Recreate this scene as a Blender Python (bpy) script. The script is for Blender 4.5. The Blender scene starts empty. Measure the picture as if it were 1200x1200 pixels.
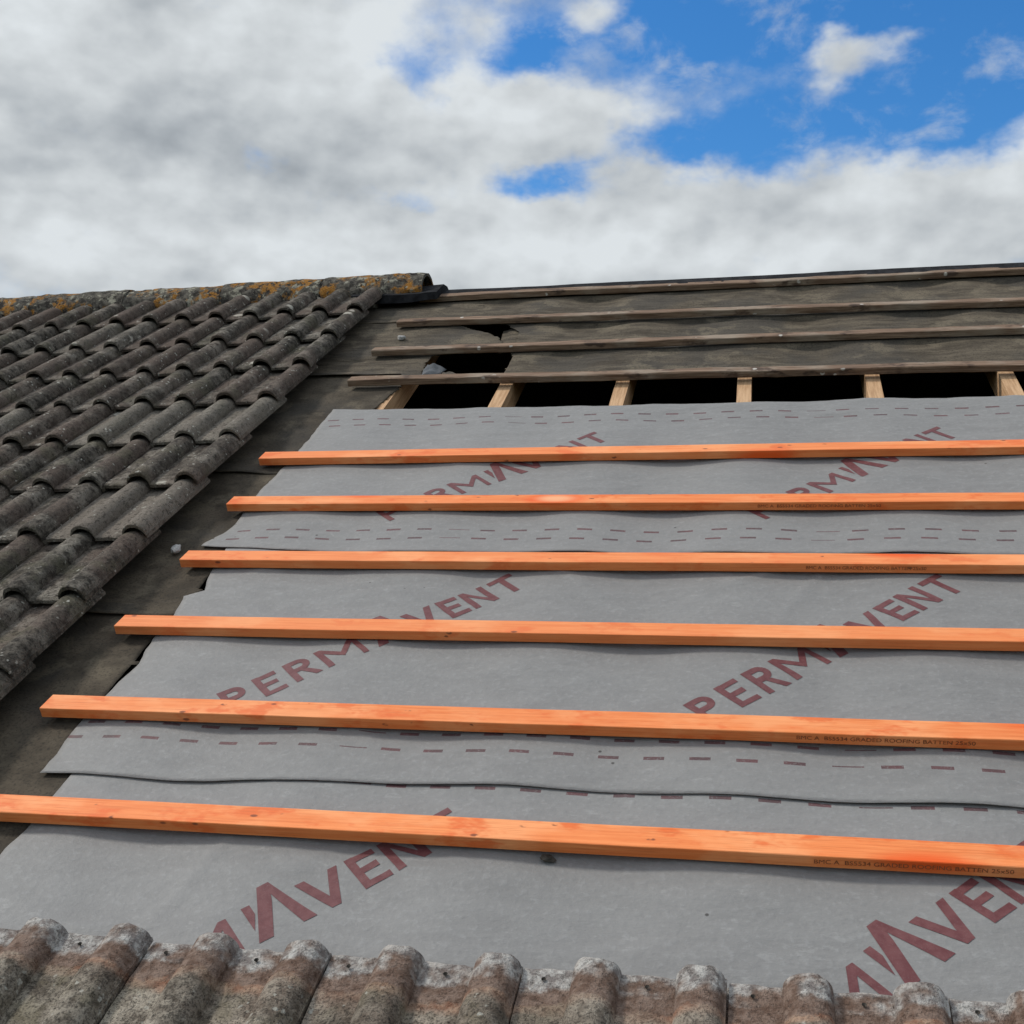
import bpy, bmesh, math, random
from mathutils import Vector, Matrix, noise

random.seed(7)
scene = bpy.context.scene
col = scene.collection
R = math.radians
PITCH = R(30)
CP, SP = math.cos(PITCH), math.sin(PITCH)
ZB = 4.6                                   # height of the roof point u=0, v=0 above the ground
G = 0.32115                                # batten gauge

def W(u, v, n=0.0):
    """roof coordinates (along the ridge, up the slope, out of the slope) -> world"""
    return Vector((u, v * CP - n * SP, ZB + v * SP + n * CP))

ROOF_ROT = (PITCH, 0, 0)
def fb(x, y, z=0.0, oct=4):
    return noise.fractal(Vector((x, y, z)), 1.0, 2.0, oct)

# ------------------------------------------------------------------ objects
def tag(o, label, cat, group=None, kind=None):
    if label: o['label'] = label
    if cat: o['category'] = cat
    if group: o['group'] = group
    if kind or cat: o['kind'] = kind or 'thing'
    return o

def mesh_obj(name, verts, faces, mat, parent=None, smooth=False, mats=None, fm=None):
    me = bpy.data.meshes.new(name)
    me.from_pydata([tuple(v) for v in verts], [], faces)
    for m in (mats or [mat]): me.materials.append(m)
    if fm: me.polygons.foreach_set('material_index', fm)
    if smooth: me.polygons.foreach_set('use_smooth', [True] * len(me.polygons))
    me.update()
    o = bpy.data.objects.new(name, me)
    col.objects.link(o)
    if parent: o.parent = parent
    return o

def on_roof(o, u, v, n=0.0):
    o.location = W(u, v, n); o.rotation_euler = ROOF_ROT
    return o

def empty(name, loc=(0, 0, 0)):
    o = bpy.data.objects.new(name, None); o.location = loc; o.empty_display_size = .1
    col.objects.link(o); return o

def solid(o, t, off=-1):
    m = o.modifiers.new('sheet_thickness', 'SOLIDIFY'); m.thickness = t; m.offset = off

# ------------------------------------------------------------------ materials
class NT:
    def __init__(s, nt): s.nt = nt; s.N = nt.nodes; s.L = nt.links
    def put(s, sock, v):
        if isinstance(v, bpy.types.NodeSocket): s.L.new(v, sock)
        elif v is not None: sock.default_value = v
    def math(s, op, a, b=None, c=None, clamp=False):
        n = s.N.new('ShaderNodeMath'); n.operation = op; n.use_clamp = clamp
        s.put(n.inputs[0], a); s.put(n.inputs[1], b)
        if c is not None: s.put(n.inputs[2], c)
        return n.outputs[0]
    def vmath(s, op, a, b=None):
        n = s.N.new('ShaderNodeVectorMath'); n.operation = op
        s.put(n.inputs[0], a); s.put(n.inputs[1], b); return n.outputs[0]
    def noise(s, vec, scale, detail=4, rough=.55, dist=0):
        n = s.N.new('ShaderNodeTexNoise'); s.put(n.inputs['Vector'], vec)
        n.inputs['Scale'].default_value = scale; n.inputs['Detail'].default_value = detail
        n.inputs['Roughness'].default_value = rough; n.inputs['Distortion'].default_value = dist
        return n.outputs['Fac']
    def voro(s, vec, scale, feat='F1', out='Distance', rnd=1):
        n = s.N.new('ShaderNodeTexVoronoi'); n.feature = feat; s.put(n.inputs['Vector'], vec)
        n.inputs['Scale'].default_value = scale; n.inputs['Randomness'].default_value = rnd
        return n.outputs[out]
    def ramp(s, f, a, b, va=0.0, vb=1.0, smooth=True):
        n = s.N.new('ShaderNodeMapRange'); n.interpolation_type = 'SMOOTHSTEP' if smooth else 'LINEAR'
        s.put(n.inputs[0], f)
        for i, x in enumerate((a, b, va, vb)): s.put(n.inputs[i + 1], x)
        return n.outputs[0]
    def mix(s, f, a, b, mode='MIX'):
        n = s.N.new('ShaderNodeMix'); n.data_type = 'RGBA'; n.blend_type = mode
        s.put(n.inputs[0], f)
        for i, x in ((6, a), (7, b)):
            if isinstance(x, tuple): x = tuple(x) + (1,)
            s.put(n.inputs[i], x)
        return n.outputs[2]
    def scale(s, vec, k):
        n = s.N.new('ShaderNodeMapping'); s.put(n.inputs['Vector'], vec); n.inputs['Scale'].default_value = k
        return n.outputs[0]
    def rgb(s, c):
        n = s.N.new('ShaderNodeRGB'); n.outputs[0].default_value = tuple(c) + (1,); return n.outputs[0]

def new_mat(name, rough=.85, spec=.3):
    m = bpy.data.materials.new(name); m.use_nodes = True
    t = NT(m.node_tree); b = t.N['Principled BSDF']
    b.inputs['Roughness'].default_value = rough; b.inputs['Specular IOR Level'].default_value = spec
    t.bsdf = b
    tc = t.N.new('ShaderNodeTexCoord'); oi = t.N.new('ShaderNodeObjectInfo')
    t.co = tc.outputs['Object']; t.rnd = oi.outputs['Random']
    off = t.vmath('SCALE', (37.0, 61.0, 17.0)); 
    off.node.inputs['Scale'].default_value = 1; t.L.new(t.rnd, off.node.inputs['Scale'])
    t.p = t.vmath('ADD', t.co, off)          # object coordinates shifted per object
    return m, t

def bump(t, h, dist, strength=1.0):
    n = t.N.new('ShaderNodeBump'); n.inputs['Distance'].default_value = dist
    n.inputs['Strength'].default_value = strength; t.L.new(h, n.inputs['Height'])
    t.L.new(n.outputs[0], t.bsdf.inputs['Normal'])

def tile_material(name, cols, lichen, head):
    m, t = new_mat(name, .95, .15)
    p = t.p
    n1 = t.noise(p, 11, 5, .6); n2 = t.noise(p, 55, 5, .65); n3 = t.noise(p, 260, 3, .6); n4 = t.noise(p, 4.5, 3, .5)
    dk, md, lt, br, gr = cols
    c = t.mix(t.ramp(n2, .36, .62), dk, md)
    nb = t.noise(t.vmath('ADD', p, (6, 3, 9)), 30, 6, .7)
    c = t.mix(t.math('MULTIPLY', t.ramp(n1, .42, .66), t.ramp(nb, .38, .56)), c, lt)
    c = t.mix(t.math('MULTIPLY', t.ramp(nb, .46, .36), .7), c, dk)
    c = t.mix(t.math('MULTIPLY', t.ramp(n4, .45, .62), .6), c, br)
    c = t.mix(t.math('MULTIPLY', t.ramp(t.noise(t.vmath('ADD', p, (5, 9, 2)), 9, 4, .6), .52, .66), .55), c, gr)
    # per tile tone
    c = t.mix(t.math('MULTIPLY', t.ramp(t.rnd, .2, 1, 0, .85), 1), c, t.mix(.6, c, br))
    c = t.mix(t.math('MULTIPLY', t.ramp(t.math('FRACT', t.math('MULTIPLY', t.rnd, 7.3)), .6, 1, 0, .5), 1), c, lt)
    # grain and black pores
    c = t.mix(t.math('MULTIPLY', t.ramp(n3, .5, .36), .6), c, t.mix(.75, c, (.01, .009, .008)))
    pores = t.ramp(t.noise(t.vmath('ADD', p, (1, 4, 8)), 95, 4, .7), .43, .36)
    c = t.mix(t.math('MULTIPLY', pores, .22 if head else .55), c, (.03, .027, .023))
    # crust lichens: small pale rosettes, and a few larger patches
    wn = t.N.new('ShaderNodeTexNoise'); wn.inputs['Scale'].default_value = 60; t.L.new(p, wn.inputs['Vector'])
    sc = t.vmath('SCALE', wn.outputs['Color']); sc.node.inputs['Scale'].default_value = .018
    pw = t.vmath('ADD', p, sc)
    v1 = t.voro(pw, 62); pick = t.ramp(t.noise(p, 16, 3), .53, .60)
    sp = t.math('MULTIPLY', t.ramp(v1, .27, .17), pick)
    c = t.mix(t.math('MULTIPLY', sp, lichen), c, (.40, .385, .33))
    v2 = t.voro(pw, 13); pk2 = t.ramp(t.noise(t.vmath('ADD', p, (3, 3, 7)), 5, 2), .60, .64)
    sp2 = t.math('MULTIPLY', t.math('MULTIPLY', t.ramp(v2, .30, .2), t.ramp(v2, .02, .16, .45, 1)), pk2)
    c = t.mix(t.math('MULTIPLY', sp2, lichen), c, (.46, .43, .36))
    if head:
        sx = t.N.new('ShaderNodeSeparateXYZ'); t.L.new(t.co, sx.inputs[0])
        y = t.math('ADD', sx.outputs[1], t.math('MULTIPLY', t.math('SUBTRACT', t.noise(p, 13, 4, .6), .5), .062))
        y = t.math('ADD', y, t.math('MULTIPLY', t.math('SUBTRACT', n2, .5), .022))
        brown = t.mix(t.ramp(n2, .35, .65), (.125, .078, .056), (.225, .160, .125))
        pale = t.mix(t.ramp(n2, .38, .62), (.20, .175, .16), (.45, .43, .395))
        rust = t.mix(t.ramp(n2, .35, .65), (.215, .105, .065), (.35, .235, .165))
        hd = t.mix(t.ramp(y, .358, .372), brown, t.mix(t.ramp(t.noise(t.vmath('ADD', p, (9, 2, 4)), 14, 3), .40, .56), brown, pale))
        hd = t.mix(t.math('MULTIPLY', t.ramp(y, .388, .401), .75), hd, pale)
        wide = t.ramp(t.noise(t.vmath('ADD', p, (2, 7, 4)), 8, 2), .42, .6)
        c = t.mix(t.math('MULTIPLY', t.ramp(y, .303, .322), t.math('ADD', .35, t.math('MULTIPLY', wide, .6))), c, rust)
        c = t.mix(t.ramp(y, .325, .334), c, hd)
        c = t.mix(t.math('MULTIPLY', t.ramp(n3, .5, .36), .3), c, (.05, .043, .037))
    t.L.new(c, t.bsdf.inputs['Base Color'])
    h = t.math('ADD', t.math('MULTIPLY', n2, 1.0), t.math('MULTIPLY', n3, .55))
    h = t.math('SUBTRACT', h, t.math('MULTIPLY', pores, .35))
    h = t.math('ADD', h, t.math('MULTIPLY', nb, .9))
    bump(t, h, .0055, 1.0)
    return m

M = {}
M['old_tile'] = tile_material('weathered_dark_tile',
    ((.036, .031, .025), (.118, .102, .083), (.25, .222, .182), (.130, .094, .075), (.098, .090, .058)), .85, False)
M['head_tile'] = tile_material('weathered_pale_tile',
    ((.088, .072, .055), (.210, .180, .142), (.37, .325, .26), (.20, .143, .108), (.175, .152, .10)), .75, True)

def ridge_material():
    m, t = new_mat('lichened_ridge', .95, .15)
    p = t.p
    n1 = t.noise(p, 9, 5, .62); n2 = t.noise(p, 45, 5, .65); n3 = t.noise(p, 200, 3)
    c = t.mix(t.ramp(n2, .36, .62), (.045, .040, .034), (.15, .135, .11))
    c = t.mix(t.ramp(t.noise(t.vmath('ADD', p, (4, 1, 2)), 26, 4, .7), .53, .6), c, (.33, .31, .24))
    c = t.mix(t.math('MULTIPLY', t.ramp(n1, .50, .57), t.ramp(n2, .40, .52)), c, t.mix(t.ramp(n3, .4, .6), (.26, .105, .018), (.40, .20, .045)))
    c = t.mix(t.ramp(t.noise(t.vmath('ADD', p, (7, 5, 1)), 17, 4, .7), .56, .62), c, (.035, .03, .026))
    t.L.new(c, t.bsdf.inputs['Base Color'])
    bump(t, t.math('ADD', n2, t.math('MULTIPLY', n3, .7)), .013, 1)
    return m
M['ridge'] = ridge_material()

def simple(name, a, b, sc, rough=.9, bd=.002, stretch=(1, 1, 1), fine=300, spec=.3):
    m, t = new_mat(name, rough, spec)
    p = t.scale(t.p, stretch)
    n1 = t.noise(p, sc, 5, .62); n2 = t.noise(p, fine, 3, .6)
    c = t.mix(t.ramp(n1, .34, .66), a, b)
    c = t.mix(t.math('MULTIPLY', t.ramp(n2, .5, .35), .35), c, t.mix(.7, c, (.005, .005, .005)))
    t.L.new(c, t.bsdf.inputs['Base Color'])
    bump(t, t.math('ADD', n1, t.math('MULTIPLY', n2, .4)), bd)
    return m
M['mortar'] = simple('old_mortar', (.10, .09, .075), (.24, .215, .18), 40)
M['crumb'] = simple('pale_mortar', (.30, .29, .27), (.55, .53, .5), 60)
M['dark_crumb'] = simple('dark_stone', (.03, .026, .02), (.09, .075, .06), 60)
M['rafter'] = simple('sawn_pine', (.42, .24, .12), (.60, .38, .21), 9, .75, .0008, (14, .8, 14), 160)
M['dark_felt'] = simple('dark_bitumen', (.010, .010, .011), (.028, .028, .030), 30, .95, .002, spec=.1)
M['flap'] = simple('grey_felt_underside', (.055, .060, .066), (.10, .106, .112), 30, .7, .002)
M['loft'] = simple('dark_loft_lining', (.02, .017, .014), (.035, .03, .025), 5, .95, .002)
M['ground'] = simple('grass_ground', (.05, .07, .025), (.09, .10, .045), .3, .95, .02, (1, 1, 1), 4)

def felt_material(k=1.0, streak=1.0):
    m, t = new_mat('old_bitumen_felt', .9, .15)
    K = lambda c: tuple(k * x for x in c)
    p = t.p
    ps = t.scale(p, (1.0, 3.2 if streak == 1 else 1.15, 1))
    s1 = t.noise(ps, 7, 6, .65, 0); s2 = t.noise(t.scale(p, (1, 9 if streak == 1 else 1.6, 1)), 10, 4, .65, .1); n3 = t.noise(p, 150, 4, .65); n0 = t.noise(p, 3.2, 4, .55)
    c = t.mix(t.ramp(s1, .36, .64), K((.058, .047, .034)), K((.108, .088, .063)))
    c = t.mix(t.math('MULTIPLY', t.ramp(s2, .54, .68), .45 * streak), c, K((.17, .14, .10)))
    c = t.mix(t.math('MULTIPLY', t.ramp(n0, .48, .62), .6), c, K((.055, .050, .043)))
    c = t.mix(t.math('MULTIPLY', t.ramp(t.noise(t.vmath('ADD', p, (3, 8, 1)), 8, 4, .6), .54, .64), .6), c, K((.155, .128, .09)))
    c = t.mix(t.math('MULTIPLY', t.ramp(n3, .5, .36), .5), c, (.02, .018, .016))
    t.L.new(c, t.bsdf.inputs['Base Color'])
    h = t.math('ADD', t.math('MULTIPLY', s1, .4 * streak), t.math('ADD', t.math('MULTIPLY', s2, .7 * streak), t.math('MULTIPLY', n3, .3)))
    bump(t, h, .006, .9)
    return m
M['felt'] = felt_material(1.15, 1)
M['felt_smooth'] = felt_material(.88, .35)

DASH_ROWS = {'top': [(.355, 0), (.306, .02), (-.423, .0), (-.471, -.014)], 'mid': [(-1.285, .02), (-1.335, -.005)], 'bottom': [(-1.440, .035)]}
def membrane_material(key):
    m, t = new_mat('grey_membrane', .62, .35)
    p = t.p
    n0 = t.noise(p, 2.3, 3, .5); n1 = t.noise(t.scale(p, (1, 2.4, 1)), 11, 5, .6); n2 = t.noise(p, 85, 4, .62); n3 = t.noise(p, 700, 2)
    c = t.mix(t.ramp(n1, .3, .7), (.200, .194, .185), (.226, .220, .210))
    c = t.mix(t.math('MULTIPLY', t.ramp(n0, .42, .66), .5), c, (.238, .232, .221))
    c = t.mix(t.math('MULTIPLY', t.ramp(n2, .53, .68), .3), c, (.30, .297, .29))
    c = t.mix(t.math('MULTIPLY', t.ramp(n2, .47, .32), .3), c, (.175, .172, .168))
    dust = t.ramp(t.noise(t.vmath('ADD', t.scale(p, (1, 2, 1)), (2, 3, 4)), 22, 4, .7), .60, .69)
    c = t.mix(t.math('MULTIPLY', dust, .25), c, (.36, .355, .34))
    sp = t.math('MULTIPLY', t.ramp(t.voro(p, 26), .11, .06), t.ramp(t.noise(p, 7, 2), .66, .68))
    c = t.mix(sp, c, (.07, .065, .06))
    # printed dashes of the laying lines
    sx = t.N.new('ShaderNodeSeparateXYZ'); t.L.new(t.co, sx.inputs[0])
    wob = t.math('MULTIPLY', t.math('SUBTRACT', t.noise(t.co, 5, 2), .5), .006)
    vv = t.math('ADD', sx.outputs[1], wob); mask = None
    wear = t.ramp(t.noise(t.co, 190, 3, .7), .33, .45)
    for rv, ro in DASH_ROWS[key]:
        q = t.math('DIVIDE', t.math('SUBTRACT', sx.outputs[0], ro), .0845)
        fr = t.math('FRACT', t.math('ADD', q, 20)); nn = t.math('FLOOR', t.math('ADD', q, 20))
        thin = t.math('COMPARE', t.math('MODULO', nn, 11), 5, .1)
        hh = t.math('MULTIPLY_ADD', thin, -.0028, .0044); ll = t.math('MULTIPLY_ADD', thin, .2, .455)
        a = t.math('LESS_THAN', t.math('ABSOLUTE', t.math('SUBTRACT', vv, rv)), hh)
        b = t.math('LESS_THAN', fr, ll)
        k = t.math('MULTIPLY', a, b)
        mask = k if mask is None else t.math('MAXIMUM', mask, k)
    dcol = t.mix(t.ramp(t.noise(t.co, 9, 2), .4, .6), (.085, .045, .047), (.12, .05, .052))
    c = t.mix(t.math('MULTIPLY', mask, t.math('MULTIPLY_ADD', wear, .45, .5)), c, dcol)
    t.L.new(c, t.bsdf.inputs['Base Color'])
    h = t.math('ADD', t.math('MULTIPLY', n1, .9), t.math('ADD', t.math('MULTIPLY', n2, .22), t.math('MULTIPLY', n3, .05)))
    bump(t, h, .0065, .75)
    return m
def ink_material(name, a, b):
    m, t = new_mat(name, .6, .35)
    n = t.noise(t.p, 60, 4, .65); n2 = t.noise(t.p, 420, 3, .7)
    c = t.mix(t.ramp(n, .35, .65), a, b)
    c = t.mix(t.math('MULTIPLY', t.ramp(n2, .55, .68), .25), c, (.22, .17, .17))
    t.L.new(c, t.bsdf.inputs['Base Color'])
    return m
M['ink'] = ink_material('dark_red_ink', (.115, .030, .032), (.150, .050, .050))
M['dash_ink'] = ink_material('dull_red_ink', (.085, .042, .044), (.12, .058, .060))
M['stamp_ink'] = ink_material('black_stamp_ink', (.17, .050, .017), (.34, .095, .030))

def batten_material(name, orange=True):
    m, t = new_mat(name, .62 if orange else .9, .3)
    p = t.p
    g1 = t.noise(t.scale(p, (1.6, 38, 38)), 3.2, 5, .62, .4)
    g2 = t.noise(t.scale(p, (3, 160, 160)), 3, 3, .6)
    b0 = t.noise(t.scale(p, (1, 2, 2)), 4.2, 4, .6)
    b1 = t.noise(t.vmath('ADD', t.scale(p, (1, 2, 2)), (4, 2, 1)), 9, 4, .65)
    if orange:
        c = t.mix(t.ramp(g1, .3, .7), (.78, .195, .048), (.90, .285, .088))
        c = t.mix(t.math('MULTIPLY', t.ramp(b0, .47, .66), .85), c, (.93, .37, .145))
        c = t.mix(t.math('MULTIPLY', t.ramp(b1, .52, .66), .8), c, (.76, .135, .025))
        c = t.mix(t.math('MULTIPLY', t.ramp(g2, .50, .68), .5), c, (.58, .135, .032))
        c = t.mix(t.ramp(t.rnd, .1, .9, 0, .30), c, t.mix(.5, c, (.95, .46, .22)))
        c = t.mix(t.ramp(t.math('FRACT', t.math('MULTIPLY', t.rnd, 5.7)), .3, 1, 0, .35), c, t.mix(.6, c, (.60, .135, .028)))
        # knots: red-orange eyes with a pale rim beside them
        k = t.voro(t.scale(p, (3.1, 8, 8)), 1.0); kc = t.voro(t.scale(p, (3.1, 8, 8)), 1.0, out='Color')
        ks = t.N.new('ShaderNodeSeparateColor'); t.L.new(kc, ks.inputs[0])
        pick = t.ramp(ks.outputs[0], .45, .5)
        c = t.mix(t.math('MULTIPLY', t.math('MULTIPLY', t.ramp(k, .36, .14), pick), .9), c, (.82, .10, .008))
        c = t.mix(t.math('MULTIPLY', t.math('MULTIPLY', t.ramp(k, .07, .03), pick), .75), c, (.22, .05, .02))
        pk2 = t.ramp(ks.outputs[1], .66, .7)
        c = t.mix(t.math('MULTIPLY', t.math('MULTIPLY', t.ramp(k, .24, .1), pk2), .7), c, (.90, .52, .27))
        nk = t.math('MULTIPLY', t.ramp(t.voro(t.scale(p, (1, 2, 2)), 17), .16, .08), t.ramp(b1, .52, .56))
        c = t.mix(t.math('MULTIPLY', nk, .8), c, (.13, .04, .02))
    else:
        c = t.mix(t.ramp(g1, .3, .7), (.13, .078, .050), (.29, .195, .13))
        c = t.mix(t.ramp(b0, .48, .66), c, (.30, .235, .175))
        c = t.mix(t.math('MULTIPLY', t.ramp(g2, .5, .7), .6), c, (.06, .036, .024))
        c = t.mix(t.ramp(b1, .55, .66), c, (.085, .055, .04))
        nk = t.math('MULTIPLY', t.ramp(t.voro(p, 22), .2, .12), t.ramp(b1, .52, .56))
        c = t.mix(nk, c, (.5, .46, .4))
    t.L.new(c, t.bsdf.inputs['Base Color'])
    bump(t, t.math('ADD', g1, t.math('MULTIPLY', g2, .5)), .0012 if orange else .003, .7)
    return m
M['new_batten'] = batten_material('orange_treated_timber')
M['old_batten'] = batten_material('weathered_brown_timber', False)

# ------------------------------------------------------------------ ground and loft (closed dark space under the roof)
gv, gf = [], []
NG = 24
for i in range(NG + 1):
    for j in range(NG + 1):
        x = (i / NG * 2 - 1); y = (j / NG * 2 - 1)
        gv.append((math.copysign(abs(x) ** 2.2, x) * 1500, math.copysign(abs(y) ** 2.2, y) * 1500, 0))
for i in range(NG):
    for j in range(NG):
        a = i * (NG + 1) + j; gf.append((a, a + NG + 1, a + NG + 2, a + 1))
tag(mesh_obj('ground', gv, gf, M['ground']), None, None, kind='structure')

V_RIDGE = 1.725
def ridge_v(u): return V_RIDGE + .018 * u
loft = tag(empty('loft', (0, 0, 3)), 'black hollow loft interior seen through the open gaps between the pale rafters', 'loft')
def box(name, lo, hi, mat, parent=None):
    x0, y0, z0 = lo; x1, y1, z1 = hi
    v = [(x0, y0, z0), (x1, y0, z0), (x1, y1, z0), (x0, y1, z0), (x0, y0, z1), (x1, y0, z1), (x1, y1, z1), (x0, y1, z1)]
    f = [(0, 3, 2, 1), (4, 5, 6, 7), (0, 1, 5, 4), (1, 2, 6, 5), (2, 3, 7, 6), (3, 0, 4, 7)]
    return mesh_obj(name, v, f, mat, parent)
U0, U1 = -3.1, 3.3
yE = W(0, -2.5).y; zE = W(0, -2.5).z
yR = W(0, 1.69, -.02).y; zR = W(0, 1.69, -.02).z
yB = 2 * yR - yE
def lp(x, y, z): return (x, y, z - 3)
def prism(name, pts, x0, x1, mat, parent):
    n = len(pts)
    v = [lp(x0, *q) for q in pts] + [lp(x1, *q) for q in pts]
    f = [tuple(range(n)), tuple(range(2 * n - 1, n - 1, -1))] + [(i, i + n, (i + 1) % n + n, (i + 1) % n) for i in range(n)]
    return mesh_obj(name, v, f, mat, parent)
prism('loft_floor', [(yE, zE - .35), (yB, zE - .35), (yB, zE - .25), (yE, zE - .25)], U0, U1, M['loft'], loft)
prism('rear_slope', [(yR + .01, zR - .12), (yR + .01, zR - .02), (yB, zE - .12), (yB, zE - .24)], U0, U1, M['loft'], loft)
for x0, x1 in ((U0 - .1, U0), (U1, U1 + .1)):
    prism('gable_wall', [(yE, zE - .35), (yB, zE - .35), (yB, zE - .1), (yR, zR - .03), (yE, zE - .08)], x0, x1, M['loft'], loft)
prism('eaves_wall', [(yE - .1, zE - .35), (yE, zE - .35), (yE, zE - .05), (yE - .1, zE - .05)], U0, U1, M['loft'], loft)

# ------------------------------------------------------------------ rafters
RU = [.1322 + .4003 * i for i in range(0, 8)]
rl = ['tan rafter beside the torn felt edge, leftmost of the exposed rafters',
      'tan rafter under the right end of the torn hole in the old felt',
      'tan sawn rafter, third exposed one from the torn felt edge',
      'tan sawn rafter in the middle of the open strip, fourth from the torn felt edge',
      'tan sawn rafter, fifth exposed one from the torn felt edge',
      'tan sawn rafter at the right border of the photo, its left face showing']
for i, u in enumerate(RU):
    w, d, L0, L1 = .0225, .095, -2.42, 1.66
    bm = bmesh.new()
    NS = 40
    rows = []
    for k in range(NS + 1):
        v = L0 + (L1 - L0) * k / NS
        dx = .003 * fb(v * 1.5, i * 7.3)
        rows.append([bm.verts.new((x + dx, v, z)) for x, z in ((-w, -d), (w, -d), (w, -.0135), (-w, -.0135))])
    for a, b in zip(rows, rows[1:]):
        for q in range(4): bm.faces.new((a[q], a[(q + 1) % 4], b[(q + 1) % 4], b[q]))
    bm.faces.new(rows[0][::-1]); bm.faces.new(rows[-1])
    bmesh.ops.recalc_face_normals(bm, faces=bm.faces)
    me = bpy.data.meshes.new('rafter'); bm.to_mesh(me); bm.free(); me.materials.append(M['rafter'])
    o = bpy.data.objects.new('rafter', me); col.objects.link(o); on_roof(o, u, 0)
    tag(o, rl[i] if i < len(rl) else 'tan sawn rafter past the right border of the roof opening', 'rafter', 'rafters across the open strip')

# ------------------------------------------------------------------ membrane
def lerp_pts(pts, x):
    pts = sorted(pts)
    if x <= pts[0][0]: return pts[0][1]
    for (a, ya), (b, yb) in zip(pts, pts[1:]):
        if x <= b: return ya + (yb - ya) * (x - a) / (b - a)
    return pts[-1][1]

def rafter_sag(u):
    return math.sin(math.pi * (u - .1322) / .4003) ** 2

SHEETS = {
 'top': dict(off=-.0008, vb=lambda u: lerp_pts([(-.07, -.512), (.07, -.53), (.2, -.545), (3.2, -.545)], u) + .004 * fb(u * 3, 1),
             vt=lambda u: lerp_pts([(-.02, .455), (.14, .439), (.6, .434), (1.15, .427), (1.7, .436), (3.2, .432)], u) + .004 * fb(u * 4, 3),
             edge=[(-.545, -.06), (-.51, -.068), (-.386, -.024), (-.197, -.034), (-.007, -.02), (.147, -.018), (.46, -.014)]),
 'mid': dict(off=-.0026, vb=lambda u: lerp_pts([(0, -1.455), (.29, -1.458), (.63, -1.443), (.95, -1.434), (3.2, -1.434)], u) + .0018 * fb(u * 3, 9),
             vt=lambda u: -.43,
             edge=[(-1.456, .006), (-1.294, 0), (-1.18, .008), (-1.07, .024), (-.967, .012), (-.90, .020), (-.853, .014), (-.80, .008), (-.764, -.001), (-.755, .040), (-.747, .048), (-.70, .030), (-.652, .021), (-.43, .0)]),
 'bottom': dict(off=-.0044, vb=lambda u: -2.42, vt=lambda u: -1.31,
             edge=[(-2.42, .05), (-1.708, .06), (-1.664, .058), (-1.608, .068), (-1.521, .071), (-1.465, .075), (-1.31, .07)]),
}
_r = random.Random(21)
CREASES = {k: [(_r.uniform(.05, 2.3), _r.uniform(a, b), _r.choice([0, .1, -.15, .7, 1.2, -.9]) + _r.uniform(-.15, .15), _r.uniform(.06, .25), _r.uniform(.0012, .0032)) for _ in range(16)]
           for k, a, b in (('top', -.5, .42), ('mid', -1.4, -.55), ('bottom', -1.85, -1.45))}
def sheet_h(key, u, v):
    s = SHEETS[key]
    h = s['off'] - .0095 * rafter_sag(u) * (.75 + .5 * fb(u * 1.1, v * 2, 4)) * (1 - .7 * math.exp(-((v - .43) / .12) ** 2))
    h += .0022 * fb(u * 2.3, v * 9, 2.0, 3) - .0012
    h += .0011 * fb(u * 9 + v * 5, v * 14, 7.0, 2) - .0008
    if key != 'bottom':
        d = v - s['vb'](u)
        lift = max(0.0, fb(u * 2.1, 11 if key == 'mid' else 23, 0, 2) + .28)
        h += (.0012 + .0045 * lift) * math.exp(-(d / .035) ** 2)
        h += .0008
    if key == 'top':
        d = s['vt'](u) - v
        h += .004 * fb(u * 5, 31) * math.exp(-(d / .03) ** 2)
    for (cu, cv, ca, cl, ch) in CREASES[key]:
        du, dv_ = u - cu, v - cv
        along = du * math.cos(ca) + dv_ * math.sin(ca); across = -du * math.sin(ca) + dv_ * math.cos(ca)
        across += .012 * fb(along * 6, cu * 9)
        h += ch * math.exp(-(along / cl) ** 2 - (across / .011) ** 2)
    e = lerp_pts(s['edge'], v)
    h += .003 * fb(v * 9, 41) * math.exp(-((u - e) / .04) ** 2)
    return h

mem_labels = {
 'top': ('grey printed membrane sheet, uppermost of the three, reaching up to the open rafters', (0.47298, -.31648)),
 'mid': ('grey printed membrane sheet lapped between the upper and lower sheets, fully readable lettering', (.372, -1.176)),
 'bottom': ('grey printed membrane sheet, lowest of the three, tucked behind the eaves tiles', (.422, -2.029)),
}
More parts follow.
